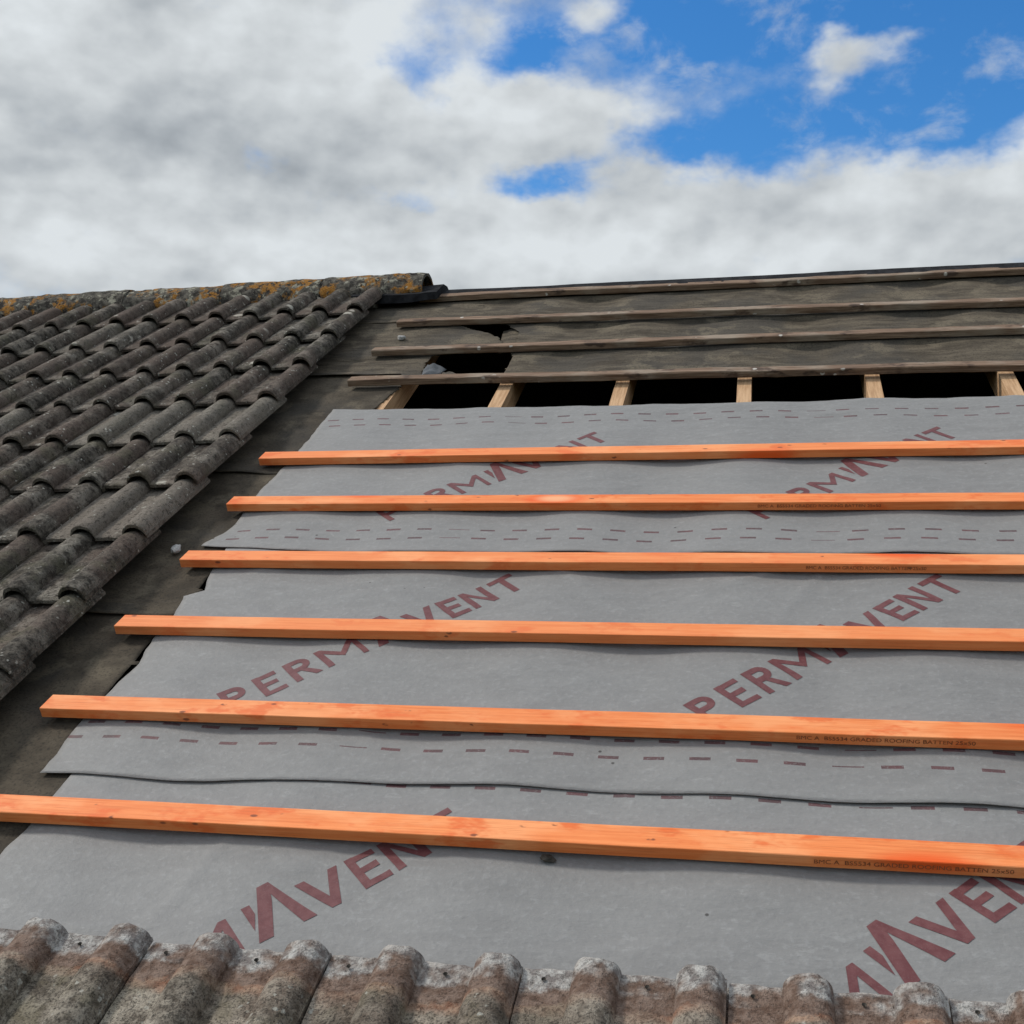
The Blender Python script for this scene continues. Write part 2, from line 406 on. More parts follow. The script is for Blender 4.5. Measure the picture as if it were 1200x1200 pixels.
# ---- printed lettering: strokes in a letter frame (a along the baseline, b up), cap height .083
CH = .083; ST = .0155
def bar(p, q, w=ST, cut=None):
    p, q = Vector(p), Vector(q); d = (q - p).normalized(); n = Vector((-d.y, d.x)) * w / 2
    return [p - n, q - n, q + n, p + n]
def quadpts(*pts): return [Vector(p) for p in pts]
def arc_strip(cx, cy, rx, ry, a0, a1, w, k=10):
    out = []
    for i in range(k):
        t0, t1 = a0 + (a1 - a0) * i / k, a0 + (a1 - a0) * (i + 1) / k
        f = lambda t, s: Vector((cx + (rx + s) * math.cos(t), cy + (ry + s) * math.sin(t)))
        out.append([f(t0, -w / 2), f(t0, w / 2), f(t1, w / 2), f(t1, -w / 2)])
    return out
def letters():
    P = []
    hb = CH; s = ST
    def E(x):
        P.append(quadpts((x, 0), (x + s, 0), (x + s, hb), (x, hb)))
        for b, L in ((0, .053), (hb / 2 - s / 2 + .002, .046), (hb - s, .053)):
            P.append(quadpts((x + s, b), (x + L, b), (x + L, b + s * .92), (x + s, b + s * .92)))
    def bowl(x):
        P.append(quadpts((x, 0), (x + s, 0), (x + s, hb), (x, hb)))
        r = (hb * .56 - s) / 2; cy = hb - s / 2 - r
        P.append(quadpts((x + s, hb - s), (x + .032, hb - s), (x + .032, hb), (x + s, hb)))
        P.append(quadpts((x + s, cy - r - s / 2), (x + .032, cy - r - s / 2), (x + .032, cy - r + s / 2), (x + s, cy - r + s / 2)))
        P.extend(arc_strip(x + .032, cy, r, r, -math.pi / 2, math.pi / 2, s))
        return cy - r - s / 2
    bowl(-.079); E(0)
    y = bowl(.073)
    P.append(quadpts((.073 + .026, y), (.073 + .046, 0), (.073 + .062, 0), (.073 + .041, y)))
    P.append(quadpts((.149, 0), (.149 + s, 0), (.149 + s, hb), (.149, hb)))
    P.append(quadpts((.149 + s, hb), (.149 + s, hb - .021), (.1985, .020), (.1985, .042)))
    P.append(quadpts((.1985, .042), (.1985, .020), (.2345, hb - .021), (.2345, hb)))
    P.append(quadpts((.2345, 0), (.248, 0), (.248, hb), (.2345, hb)))
    # chevron A, taller than the capitals, with a small wedge before it
    P.append(quadpts((.2765, .028), (.2915, .064), (.2915, .088), (.2765, .088)))
    P.append(quadpts((.2715, 0), (.280, 0), (.2865, .034), (.288, 0), (.2965, 0), (.3265, .0755), (.331, .090), (.326, .117), (.317, .117)))
    P.append(quadpts((.331, .090), (.349, 0), (.373, 0), (.338, .117), (.326, .117)))
    # V E N T
    P.append(quadpts((.370, hb), (.388, hb), (.4085, .026), (.4085, 0), (.400, 0)))
    P.append(quadpts((.4085, 0), (.417, 0), (.449, hb), (.432, hb), (.4085, .026)))
    E(.4625)
    x = .526
    P.append(quadpts((x, 0), (x + s, 0), (x + s, hb), (x, hb)))
    P.append(quadpts((x + s, hb), (x + s, hb - .022), (x + .050, 0), (x + .050, .022)))
    P.append(quadpts((x + .050, 0), (x + .050 + s, 0), (x + .050 + s, hb), (x + .050, hb)))
    P.append(quadpts((.607, hb - s), (.673, hb - s), (.673, hb), (.607, hb)))
    P.append(quadpts((.633, 0), (.633 + s, 0), (.633 + s, hb - s), (.633, hb - s)))
    return P
LET = letters()
DANG = R(44.65); DC, DS = math.cos(DANG), math.sin(DANG)

def add_poly(V, F, key, pts, lift):
    """subdivide a flat polygon finely and lay it on the sheet"""
    bm = bmesh.new()
    vs = [bm.verts.new((p.x, p.y, 0)) for p in pts]
    bm.faces.new(vs)
    bmesh.ops.triangulate(bm, faces=bm.faces[:])
    for _ in range(6):
        es = [e for e in bm.edges if e.calc_length() > .016]
        if not es: break
        bmesh.ops.subdivide_edges(bm, edges=es, cuts=1)
        bmesh.ops.triangulate(bm, faces=bm.faces[:])
    base = len(V); bm.verts.index_update()
    s = SHEETS[key]
    for v in bm.verts: V.append((v.co.x, v.co.y, sheet_h(key, v.co.x, v.co.y) + lift))
    bm.normal_update()
    for f in bm.faces:
        idx = [base + v.index for v in f.verts]
        F.append(tuple(idx if f.normal.z > 0 else idx[::-1]))
    bm.free()

for key in ('bottom', 'mid', 'top'):
    s = SHEETS[key]; label, org = mem_labels[key]
    NU, NV = 235, 78
    V, F = [], []
    ue = 3.25
    for j in range(NV + 1):
        tj = j / NV
        for i in range(NU + 1):
            ti = i / NU
            v0 = -1 + 0 * ti
            vb0, vt0 = s['vb'](.0), s['vt'](.0)
            e = lerp_pts(s['edge'], vb0 + (vt0 - vb0) * tj)
            e += .004 * fb((vb0 + (vt0 - vb0) * tj) * 22, 5)
            u = e + (ue - e) * ti
            v = s['vb'](u) + (s['vt'](u) - s['vb'](u)) * tj
            V.append((u, v, sheet_h(key, u, v)))
    for j in range(NV):
        for i in range(NU):
            a = j * (NU + 1) + i; F.append((a, a + 1, a + NU + 2, a + NU + 1))
    o = mesh_obj('roof_membrane', V, F, membrane_material(key), smooth=True)
    on_roof(o, 0, 0); solid(o, .0007)
    tag(o, label, 'membrane', 'printed membrane sheets')
    # lettering
    for k in range(-1, 3):
        LV, LF = [], []
        ou, ov = org[0] + k * .983, org[1] + k * .004
        for q, pl in enumerate(LET):
            pts = []
            for p in pl:
                pts.append(Vector((ou + p.x * DC - p.y * DS, ov + p.x * DS + p.y * DC)))
            vmin = s['vb'](1.0) + .004; vmax = s['vt'](1.0) - .004
            if any(p.y < vmin or p.y > vmax or p.x < lerp_pts(s['edge'], p.y) + .012 or p.x > 3.2 for p in pts): continue
            add_poly(LV, LF, key, pts, .0008 + .00003 * (q % 3))
        if LF: mesh_obj('printed_lettering', LV, LF, M['ink'], o, smooth=True)
# ------------------------------------------------------------------ battens
def batten_mesh(name, L, w, t, bend, rough, seed, mat, end_cut=0):
    """runs from x=0 to L, front (down-slope) face at y=0, underside at z=0"""
    bm = bmesh.new(); NS = int(L / .04); c = .0011 if rough < .001 else .0025
    prof = [(c, 0), (w - c, 0), (w, c), (w, t - c), (w - c, t), (c, t), (0, t - c), (0, c)]
    rows = []
    for k in range(NS + 1):
        x = L * k / NS
        by = bend * fb(x * .9, seed); bz = bend * .5 * fb(x * 1.1, seed + 40)
        row = []
        for q, (y, z) in enumerate(prof):
            r = rough * fb(x * 12, seed * 3 + q * 5.1)
            r2 = rough * fb(x * 12, seed * 3 + q * 5.1 + 50)
            row.append(bm.verts.new((x + (end_cut * y / w if k == 0 else 0), y + by + r, z + bz + r2)))
        rows.append(row)
    n = len(prof)
    for a, b in zip(rows, rows[1:]):
        for q in range(n): bm.faces.new((a[q], b[q], b[(q + 1) % n], a[(q + 1) % n]))
    bm.faces.new(rows[0]); bm.faces.new(rows[-1][::-1])
    bmesh.ops.recalc_face_normals(bm, faces=bm.faces)
    me = bpy.data.meshes.new(name); bm.to_mesh(me); bm.free(); me.materials.append(mat)
    return me

NB = [(-.095, -.0031, .0049), (-.070, -.0024, -.0038), (-.064, -.0018, -.0036), (-.082, .0023, -.0008), (-.085, .0002, .0009), (-.16, -.0005, -.0009)]
nb_labels = ['new orange batten highest on the membrane, just below the open rafters',
             'new orange batten second below the open rafters, above a double row of dashes',
             'new orange batten covering the lower edge of the uppermost membrane sheet',
             'new orange batten crossing the middle of the fully readable lettering',
             'new orange batten just above the open lap edge of the membrane',
             'thickest-looking new orange batten, lowest one, nearest the eaves tiles']
STAMPS = {1: (1.38, .30), 2: (1.49, .262), 4: (1.455, .310), 5: (1.475, .300)}
nb_proto = None
for k, (ul, dv, sl) in enumerate(NB):
    me = batten_mesh('roof_batten', 3.2 - ul, .05, .0232, .0026, .0002, k * 9 + 3, M['new_batten'], .004)
    o = bpy.data.objects.new('roof_batten', me); col.objects.link(o)
    o.location = W(ul, -k * G + dv + sl * (ul - 1), 0.0)
    o.rotation_mode = 'QUATERNION'
    o.rotation_quaternion = (Matrix.Rotation(PITCH, 3, 'X') @ Matrix.Rotation(math.atan(sl), 3, 'Z')).to_quaternion()
    tag(o, nb_labels[k], 'batten', 'new orange battens')
    if k in STAMPS:
        u0, wd = STAMPS[k]
        cu = bpy.data.curves.new('stamp_lettering', 'FONT'); cu.body = 'BMC A  BS5534 GRADED ROOFING BATTEN 25x50'
        cu.size = .0145; cu.align_y = 'CENTER'
        to = bpy.data.objects.new('stamp_lettering', cu); col.objects.link(to)
        bpy.context.view_layer.update()
        dg = bpy.context.evaluated_depsgraph_get()
        tm = bpy.data.meshes.new_from_object(to.evaluated_get(dg))
        bpy.data.objects.remove(to); bpy.data.curves.remove(cu)
        xs = [v.co.x for v in tm.vertices]; x0, x1 = min(xs), max(xs); sc = wd / (x1 - x0)
        NSB = int((3.2 - ul) / .04)
        for v in tm.vertices:
            x = (v.co.x - x0) * sc + (u0 - ul)
            by = .0026 * fb(x * .9, k * 9 + 3)
            v.co = (x, by - .0007, .0125 + v.co.y * .8)
        tm.materials.clear(); tm.materials.append(M['stamp_ink'])
        so = bpy.data.objects.new('stamp_lettering', tm); col.objects.link(so); so.parent = o

OB = [(.6753, -.0099, -.022), (1.0061, .0061, -.029), (1.335, -.0077, -.027), (1.690, .0187, -.02)]
ob_labels = ['lowest old brown batten, nailed across the rafter heads above the open strip',
             'old brown batten passing over the top of the torn hole in the felt',
             'old brown batten, second below the ridge, bowing over wavy felt',
             'topmost old brown batten just under the ridge line']
for k, (vt, sl, ul) in enumerate(OB):
    w = .038
    me = batten_mesh('old_batten', 3.25 - ul, w, .024, .006, .0016, k * 13 + 70, M['old_batten'], .006)
    o = bpy.data.objects.new('old_batten', me); col.objects.link(o)
    o.location = W(ul, vt + sl * (ul - 1) - w, .002)
    o.rotation_mode = 'QUATERNION'
    o.rotation_quaternion = (Matrix.Rotation(PITCH, 3, 'X') @ Matrix.Rotation(math.atan(sl), 3, 'Z')).to_quaternion()
    tag(o, ob_labels[k], 'batten', 'old brown battens')

# ------------------------------------------------------------------ old felt
def in_poly(x, y, poly):
    r = False; n = len(poly); j = n - 1
    for i in range(n):
        (xi, yi), (xj, yj) = poly[i], poly[j]
        if (yi > y) != (yj > y) and x < (xj - xi) * (y - yi) / (yj - yi) + xi: r = not r
        j = i
    return r
HOLE = [(.195, .97), (.275, 1.0), (.40, 1.01), (.49, 1.0), (.510, .93), (.508, .848), (.508, .735), (.50, .64), (.24, .64), (.212, .755), (.203, .80), (.196, .896)]
CRES = [(.15, 1.345), (.26, 1.300), (.337, 1.255), (.405, 1.175), (.440, 1.10), (.452, 1.03), (.480, 1.03), (.492, 1.12), (.478, 1.23), (.43, 1.30), (.36, 1.335), (.26, 1.37)]
def felt_h(u, v, off, i):
    right = min(1, max(0, (u - .02) / .15))
    ph = 1.0
    lines = [.6753 - .0099 * (u - 1), 1.0061 + .0061 * (u - 1), 1.335 - .0077 * (u - 1), 1.690 + .0187 * (u - 1), 2.05]
    for a, b in zip(lines, lines[1:]):
        if a - .001 <= v < b:
            q = (b - v) / (b - a)
            ph = .04 if q < .10 else .04 + .96 * ((q - .10) / .055 if q < .155 else 1 - (q - .155) / .845)
    h = off - ph * (.005 + .012 * right) * rafter_sag(u) * (.8 + 1.0 * fb(u * 2.1, v * 3.1, i))
    h += .004 * fb(u * 1.6, v * 13, i * 3.1, 3)
    h += .0020 * fb(u * 7, v * 26, i * 5.1, 2)
    return h
def felt(label, vb, vt, ue, off, i, holes=(), du=.014, dv=.014, u_left=-3.0):
    V, F = [], []
    us = []; u = u_left
    while u < 3.25:
        us.append(u); u += (.006 if .06 < u < (.56 if holes else .19) else du) if -.45 < u < 1.0 else .035
    nv = int((vt(0) - vb(0.5)) / dv)
    idx = {}
    for j in range(nv + 1):
        for a, u in enumerate(us):
            v = vb(u) + (vt(u) - vb(u)) * j / nv
            d = v - vb(u)
            h = felt_h(u, v, off, i) + (.003 + .006 * max(0, fb(u * 3, i * 17))) * min(1, max(0, (-.05 - u) / .08) if i > 2 else 1) * math.exp(-(d / .04) ** 2)
            idx[(j, a)] = len(V); V.append((u, v, h))
    for j in range(nv):
        for a in range(len(us) - 1):
            q = [idx[(j, a)], idx[(j, a + 1)], idx[(j + 1, a + 1)], idx[(j + 1, a)]]
            cu = sum(V[k][0] for k in q) / 4; cv = sum(V[k][1] for k in q) / 4
            if ue is not None and cu > ue(cv): continue
            if any(in_poly(cu + .006 * fb(cv * 25, 3), cv + .006 * fb(cu * 25, 8), H) for H in holes): continue
            F.append(tuple(q))
    used = sorted({k for f in F for k in f}); mp = {k: n for n, k in enumerate(used)}
    o = mesh_obj('roofing_felt', [V[k] for k in used], [tuple(mp[k] for k in f) for f in F], M['felt_smooth' if i > 2 else 'felt'], smooth=True)
    on_roof(o, 0, 0); solid(o, .0015)
    tag(o, label, 'roofing felt', 'strips of old roofing felt')
    return o
felt('brown old felt strip uppermost, between ridge and second batten', lambda u: 1.385 + .006 * fb(u * 4, 2), lambda u: ridge_v(u) - .01, None, -.0030, 1)
f2 = felt('brown old felt strip with a torn black hole, above the open rafters',
          lambda u: (.785 if u < .13 else .785 - min(1, (u - .13) / .05) * .100) + .004 * fb(u * 5, 4) * (u < .15), lambda u: 1.46, None, -.0050, 2, (HOLE, CRES), .012, .006)
torn = lambda base, k: (lambda v: base + .10 * min(1, max(0, (-1.34 - v) / .06)) + .016 * fb(v * 7, k) + .008 * fb(v * 31, k + 3))
felt('brown felt strip torn off beside the leftmost exposed rafter', lambda u: -.04 + .006 * fb(u * 4, 6), lambda u: .86,
     lambda v: lerp_pts([(-.1, .10), (.40, .128), (.50, .135), (.60, .150), (.66, .160), (.9, .17)], v) + .005 * fb(v * 40, 2), -.0085, 3)
felt('brown felt strip beside the torn left edge of the readable membrane sheet', lambda u: -.853 + .006 * fb(u * 4, 7), lambda u: .03, torn(.022, 5), -.0105, 4)
felt('dirt-stained lowest felt strip running down between verge tiles and membrane', lambda u: -2.42, lambda u: -.78, torn(.004, 9), -.0125, 5)

# a curled flap hanging in the hole and a strip of felt behind the crescent tear
def flap(name, pts, mat, parent):
    V, F = [], []
    K = 10
    for j in range(K + 1):
        for i in range(K + 1):
            s, t = i / K, j / K
            p = [pts[0][c] * (1 - s) * (1 - t) + pts[1][c] * s * (1 - t) + pts[2][c] * s * t + pts[3][c] * (1 - s) * t for c in range(3)]
            p[2] += .006 * fb(s * 3, t * 3, pts[0][0] * 9) + .010 * math.sin(s * math.pi)
            V.append(p)
    for j in range(K):
        for i in range(K):
            a = j * (K + 1) + i; F.append((a, a + 1, a + K + 2, a + K + 1))
    o = mesh_obj(name, V, F, mat, parent, smooth=True); solid(o, .0015); return o
fl = flap('torn_flap', [(.207, .762, -.006), (.262, .755, -.016), (.278, .862, -.020), (.203, .885, -.008)], M['flap'], f2)
fl['label'] = 'bluish grey torn flap folded back at the hole'
flap('torn_flap', [(.275, .735, -.012), (.36, .715, -.018), (.345, .780, -.016), (.28, .80, -.012)], M['felt'], f2)
flap('torn_flap', [(.43, 1.03, -.026), (.56, 1.03, -.024), (.55, 1.30, -.028), (.40, 1.31, -.030)], M['felt'], f2)

# ------------------------------------------------------------------ ridge capping on the stripped side
def ridge_profile(name, u0, u1, prof, mat, wob, n=60):
    """prof: (y, z) pairs relative to the apex line, extruded along x; closed solid"""
    V, F = [], []
    K = len(prof)
    for i in range(n + 1):
        u = u0 + (u1 - u0) * i / n
        a = W(u, ridge_v(u), 0)
        for q, (y, z) in enumerate(prof):
            V.append((u, a.y + y, a.z + z + wob * fb(u * 3, q * .3)))
    for i in range(n):
        for q in range(K):
            F.append((i * K + q, (i + 1) * K + q, (i + 1) * K + (q + 1) % K, i * K + (q + 1) % K))
    F.append(tuple(range(K))); F.append(tuple(range((n + 1) * K - 1, n * K - 1, -1)))
    o = mesh_obj(name, V, F, mat)
    bm = bmesh.new(); bm.from_mesh(o.data); bmesh.ops.recalc_face_normals(bm, faces=bm.faces); bm.to_mesh(o.data); bm.free()
    return o
cap = ridge_profile('ridge_capping', .02, 3.3, [(-.075, -.028), (-.070, -.012), (-.012, .022), (.012, .022), (.08, -.014), (.08, -.030), (0, -.004)], M['dark_felt'], .003)
tag(cap, 'thin dark slate-grey ridge capping along the top of the stripped roof', 'ridge capping')
fold = ridge_profile('felt_fold', -.30, .070, [(-.138, -.050), (-.138, -.018), (-.030, .040), (.03, .046), (.12, .010), (.12, -.02), (0, .012)], M['dark_felt'], .008, 24)
tag(fold, 'black folded bitumen felt poking out under the end of the lichened ridge', 'felt')

# ------------------------------------------------------------------ roof tiles
PITCHX = .147
def roll_z(x):
    z = 0.0
    for c in (.1105, .2575):
        d = abs(x - c) / .0345
        if d < 1: z = max(z, .0365 * (1 - d ** 2.3) ** .5)
    return z
def tile_mesh(name, mat, L, seed):
    xs = [-.020, -.008, 0, .0029, .0031, .008, .02, .04, .06, .070]
    for c in (.1105, .2575):
        for k in range(17):
            xs.append(c - .0345 * math.cos(math.pi * k / 16))
        xs += [c - .0352, c + .0352]
        if c < .2: xs += [.16, .175, .19, .205, .215]
    xs = sorted(set([round(x, 5) for x in xs] + [.2940]))
    ys = [0, .004, .010, .02, .045, .08, .12, .16, .20, .24, .275, .305, .33, .342, .352, .37, .39]
    ys = [y * L / .41 for y in ys] + [L - .008, L]
    T = .0125
    V, F = [], []
    nx, ny = len(xs), len(ys)
    tilt = -.030 / .41
    chip = [random.uniform(-1, 1) for _ in range(3)]
    def P(x, y, top):
        hs = min(1, max(0, (y - L * .76) / (L * .09))); hs = hs * hs * (3 - 2 * hs)
        z = roll_z(x) * (1 - .17 * hs)
        if x < .003: z -= .009
        if x > .2935 - .009: z = max(z, .006)
        w = fb(x * 30, y * 22, seed * 11.3, 3) * .0016
        yy = y
        if y == 0: yy += .0035 * fb(x * 26, 5.0, seed * 3) + .012 * max(0, fb(x * 19, 9.0, seed * 13) - .28)
        if y >= L - .0001: yy += .005 * fb(x * 30, 8.0, seed * 5) - .003
        if top:
            if y < .010: z -= .0035 * (1 - y / .010) ** 2
            if y > L - .008: z -= .003
            if y > L * .83: z -= .0016
            z += w + .0008 * fb(x * 120, y * 120, seed * 7, 3)
        else:
            z = z - T if z < .02 else z - T * (1.0)
            z += w * .3
        return (x, yy, z + tilt * y)
    for y in ys:
        for x in xs: V.append(P(x, y, True))
    for y in ys:
        for x in xs: V.append(P(x, y, False))
    o2 = nx * ny
    for j in range(ny - 1):
        for i in range(nx - 1):
            a = j * nx + i
            F.append((a, a + 1, a + nx + 1, a + nx)); F.append((o2 + a, o2 + a + nx, o2 + a + nx + 1, o2 + a + 1))
    for i in range(nx - 1):
        F.append((i, o2 + i, o2 + i + 1, i + 1)); a = (ny - 1) * nx + i
        F.append((a, a + 1, o2 + a + 1, o2 + a))
    for j in range(ny - 1):
        a = j * nx; F.append((a, a + nx, o2 + a + nx, o2 + a)); a += nx - 1
        F.append((a, o2 + a, o2 + a + nx, a + nx))
    nbase = len(F)
    me = bpy.data.meshes.new(name)
    # nail holes: small dark pits near the head of each pan
    pits = []
    for hx in (.036, .184):
        zc = tilt * (L - .030) + .0012
        base = len(V)
        for k in range(9):
            t = 2 * math.pi * k / 9
            V.append((hx + .0036 * math.cos(t), L - .030 + .0036 * math.sin(t), zc + .0009))
        V.append((hx, L - .030, zc - .004))
        for k in range(9): F.append((base + k, base + (k + 1) % 9, base + 9))
    me.from_pydata(V, [], F)
    me.materials.append(mat); me.materials.append(M['dark_crumb'])
    mi = [0] * nbase + [1] * (len(F) - nbase)
    me.polygons.foreach_set('material_index', mi)
    me.polygons.foreach_set('use_smooth', [True] * len(F))
    me.update()
    bm = bmesh.new(); bm.from_mesh(me)
    for e in bm.edges:
        if e.is_manifold and e.calc_face_angle(0) > R(34): e.smooth = False
    bm.to_mesh(me); bm.free()
    return me

ORD = ['first', 'second', 'third', 'fourth', 'fifth', 'sixth', 'seventh', 'eighth', 'ninth', 'tenth', 'eleventh', 'twelfth']
old_meshes = [tile_mesh('roof_tile', M['old_tile'], .41, s) for s in range(6)]
short_meshes = [tile_mesh('roof_tile', M['old_tile'], .372, s + 20) for s in range(3)]
head_meshes = [tile_mesh('roof_tile', M['head_tile'], .41, s + 40) for s in range(6)]

def place_tile(me, u, v, n, tilt_x=0.0, rz=0.0, ry=0.0):
    o = bpy.data.objects.new('roof_tile', me); col.objects.link(o)
    o.location = W(u, v, n)
    o.rotation_mode = 'QUATERNION'
    o.rotation_quaternion = (Matrix.Rotation(PITCH, 3, 'X') @ Matrix.Rotation(rz, 3, 'Z') @ Matrix.Rotation(tilt_x, 3, 'X') @ Matrix.Rotation(ry, 3, 'Y')).to_quaternion()
    return o
SKEW, SAG = .030, .012
LB = [(-1.31, -.15), (-1.187, -.226), (-.977, -.356), (-.731, -.509), (-.438, -.691), (-.083, -.91), (.356, -1.182), (.911, -1.525), (1.636, -1.974)]
row = 0
for j in range(4, -6, -1):
    vt = .040 + .3212 * j
    ulim = lerp_pts(LB, vt) - .40
    for i in range(12):
        u0 = -.4575 - .294 * i
        if u0 + .294 < ulim: break
        du = u0 + .2
        v = vt + SKEW * (du + .2575) + random.uniform(-.004, .004)
        n = .065 + SAG * (du + .2575) + random.uniform(-.0015, .0035)
        me = random.choice(short_meshes if j == 4 else old_meshes)
        o = place_tile(me, u0 + random.uniform(-.0015, .0015), v, n, 0, SKEW * .5 + random.uniform(-.008, .008), -SAG)
        if i == 0: lab = f'weathered dark double-roll tile at the cut verge, {ORD[row]} course below the lichened ridge'
        else: lab = f'weathered dark double-roll tile, {ORD[i]} in from the verge, {ORD[row]} course below the ridge'
        tag(o, lab, 'roof tile', 'weathered tiles on the intact left roof')
    row += 1

for k in range(0, 7):
    u0 = .170 + .2942 * k
    v = -1.880 - .41 + random.uniform(-.004, .004)
    me = head_meshes[k % 6]
    o = place_tile(me, u0, v, .0645 + random.uniform(-.001, .003), 0, random.uniform(-.006, .006))
    lab = f'lichen-speckled double-roll tile with brown head band, {ORD[k]} from left along the eaves'
    tag(o, lab, 'roof tile', 'tiles with exposed heads along the bottom')

# old battens still under the intact tiles
for j in range(4, -6, -1):
    v = .040 + .3212 * j + .345
    if v > 1.58: v = 1.58
    me = batten_mesh('old_batten', 2.52, .038, .024, .003, .0012, j * 5 + 200, M['old_batten'])
    o = bpy.data.objects.new('old_batten', me); col.objects.link(o)
    o.location = W(-2.78 - random.uniform(-.02, .02), v - .06, .0); o.rotation_euler = ROOF_ROT
    tag(o, f'cut old batten end in shadow under the verge tile, {ORD[4 - j]} course below the ridge', 'batten', 'old battens under the intact tiles')

# ------------------------------------------------------------------ ridge tiles
def ridge_tile_mesh(seed):
    L = .455; NA, NL = 22, 26
    V, F = [], []
    def ring(x, r, jit):
        out = []
        for k in range(NA + 1):
            a = math.pi * (-.02 + 1.04 * k / NA)
            w = jit * fb(x * 14, a * 4, seed * 9.1, 3)
            rr = r + w
            out.append((x, -rr * math.cos(a) * 1.06, rr * math.sin(a) * .98))
        return out
    rings = []
    for i in range(NL + 1): rings.append(ring(L * i / NL, .108 - (.002 if i in (0, NL) else 0), .0075))
    inner = [ring(L * i / NL, .093, .002) for i in range(NL + 1)]
    for rr in rings + inner: V += rr
    K = NA + 1; o2 = (NL + 1) * K
    for i in range(NL):
        for k in range(NA):
            a = i * K + k
            F.append((a, a + 1, a + K + 1, a + K)); F.append((o2 + a, o2 + a + K, o2 + a + K + 1, o2 + a + 1))
    for k in range(NA):
        F.append((k, o2 + k, o2 + k + 1, k + 1)); a = NL * K + k; F.append((a, a + 1, o2 + a + 1, o2 + a))
    for i in range(NL):
        a = i * K; F.append((a, a + K, o2 + a + K, o2 + a)); a += NA; F.append((a, o2 + a, o2 + a + K, a + K))
    me = bpy.data.meshes.new('ridge_tile'); me.from_pydata(V, [], F); me.materials.append(M['ridge'])
    bm = bmesh.new(); bm.from_mesh(me); bmesh.ops.recalc_face_normals(bm, faces=bm.faces)
    for f in bm.faces: f.smooth = True
    for e in bm.edges:
        if e.is_manifold and e.calc_face_angle(0) > R(50): e.smooth = False
    bm.to_mesh(me); bm.free()
    return me
rm = [ridge_tile_mesh(s) for s in range(6)]
ridge_lab = ['lichened half-round ridge tile with the open end, beside the stripped roof', 'lichened half-round ridge tile, second in from the open end of the ridge',
             'lichened half-round ridge tile, third in from the open end of the ridge', 'lichened half-round ridge tile, fourth in from the open end of the ridge',
             'lichened half-round ridge tile, fifth in from the open end of the ridge', 'lichened half-round ridge tile, sixth in from the open end of the ridge']
def mortar_mesh(L, seed):
    V, F = [], []
    n = 30; prof = [(-.140, -.060), (-.134, -.030), (-.114, -.010), (-.092, .010), (-.088, -.06)]
    K = len(prof)
    for i in range(n + 1):
        x = L * i / n
        for q, (y, z) in enumerate(prof):
            V.append((x, y + .010 * fb(x * 17, q * 2.2, seed), z + .012 * fb(x * 15, q * 3.3, seed + 6)))
    for i in range(n):
        for q in range(K): F.append((i * K + q, (i + 1) * K + q, (i + 1) * K + (q + 1) % K, i * K + (q + 1) % K))
    F.append(tuple(range(K))); F.append(tuple(range((n + 1) * K - 1, n * K - 1, -1)))
    return V, F
RSAG = .030
for i in range(6):
    u0 = -.005 - .452 * (i + 1)
    uc = u0 + .226
    a = W(uc, ridge_v(uc), 0)
    o = bpy.data.objects.new('ridge_tile', rm[i]); col.objects.link(o)
    o.location = (u0, a.y, a.z - .009 + .012 * (uc + .2) + random.uniform(-.004, .004))
    o.rotation_euler = (random.uniform(-.03, .03), -.018 + random.uniform(-.006, .006), 0)
    tag(o, ridge_lab[i], 'ridge tile', 'lichened ridge tiles')
    mv, mf = mortar_mesh(.26 if i == 0 else .45, i * 3.7)
    mesh_obj('mortar_bedding', mv, mf, M['mortar'], o, smooth=True)

# ------------------------------------------------------------------ crumbs
def crumb(u, v, n, r, mat, label, seed, st=(1, 1, .7)):
    bm = bmesh.new(); bmesh.ops.create_icosphere(bm, subdivisions=3, radius=r)
    for w in bm.verts:
        d = 1 + .55 * fb(w.co.x / r * .9, w.co.y / r * .9, w.co.z / r * .9 + seed, 3)
        w.co = Vector((w.co.x * d * st[0], w.co.y * d * st[1], w.co.z * d * st[2]))
    for f in bm.faces: f.smooth = True
    me = bpy.data.meshes.new('mortar_crumb'); bm.to_mesh(me); bm.free(); me.materials.append(mat)
    o = bpy.data.objects.new('mortar_crumb', me); col.objects.link(o); on_roof(o, u, v, n)
    tag(o, label, 'mortar crumb')
    return o
crumb(-.125, -.540, .000, .012, M['crumb'], 'pale mortar lump in the shadow beside the verge tiles', 3, (1, 1.4, .8))
crumb(.030, 1.175, .002, .013, M['crumb'], 'white mortar crumb on the old felt above a cut batten end', 9, (1.3, .8, .6))
crumb(1.043, -1.614, -.006, .009, M['dark_crumb'], 'dark stone chip wedged under the lowest orange batten', 5, (1.3, .9, .6))

# ------------------------------------------------------------------ camera
CAMC = (1.40504513, -3.42352502, -0.35673853 + ZB)
cw = [[0.97851684, -0.00367453, -0.20613416], [0.20597698, 0.06033118, 0.97669526], [0.00884745, -0.99817165, 0.05979194]]
cd = bpy.data.cameras.new('camera'); cam = bpy.data.objects.new('camera', cd); col.objects.link(cam)
rot = Matrix([[cw[i][0], -cw[i][1], -cw[i][2]] for i in range(3)])
cam.matrix_world = Matrix.Translation(CAMC) @ rot.to_4x4()
cd.sensor_width = 36; cd.lens = 36 * 1423.46 / 1200
cd.clip_start = .05; cd.clip_end = 6000
scene.camera = cam

def az_el(px, py):
    """sky direction of a place in the view, as azimuth and elevation in radians"""
    d = Vector(((px - 600) / 1423.46, (py - 600) / 1423.46, 1)); d.normalize()
    w = [sum(cw[i][k] * d[k] for k in range(3)) for i in range(3)]
    return math.atan2(w[0], w[1]), math.asin(w[2])

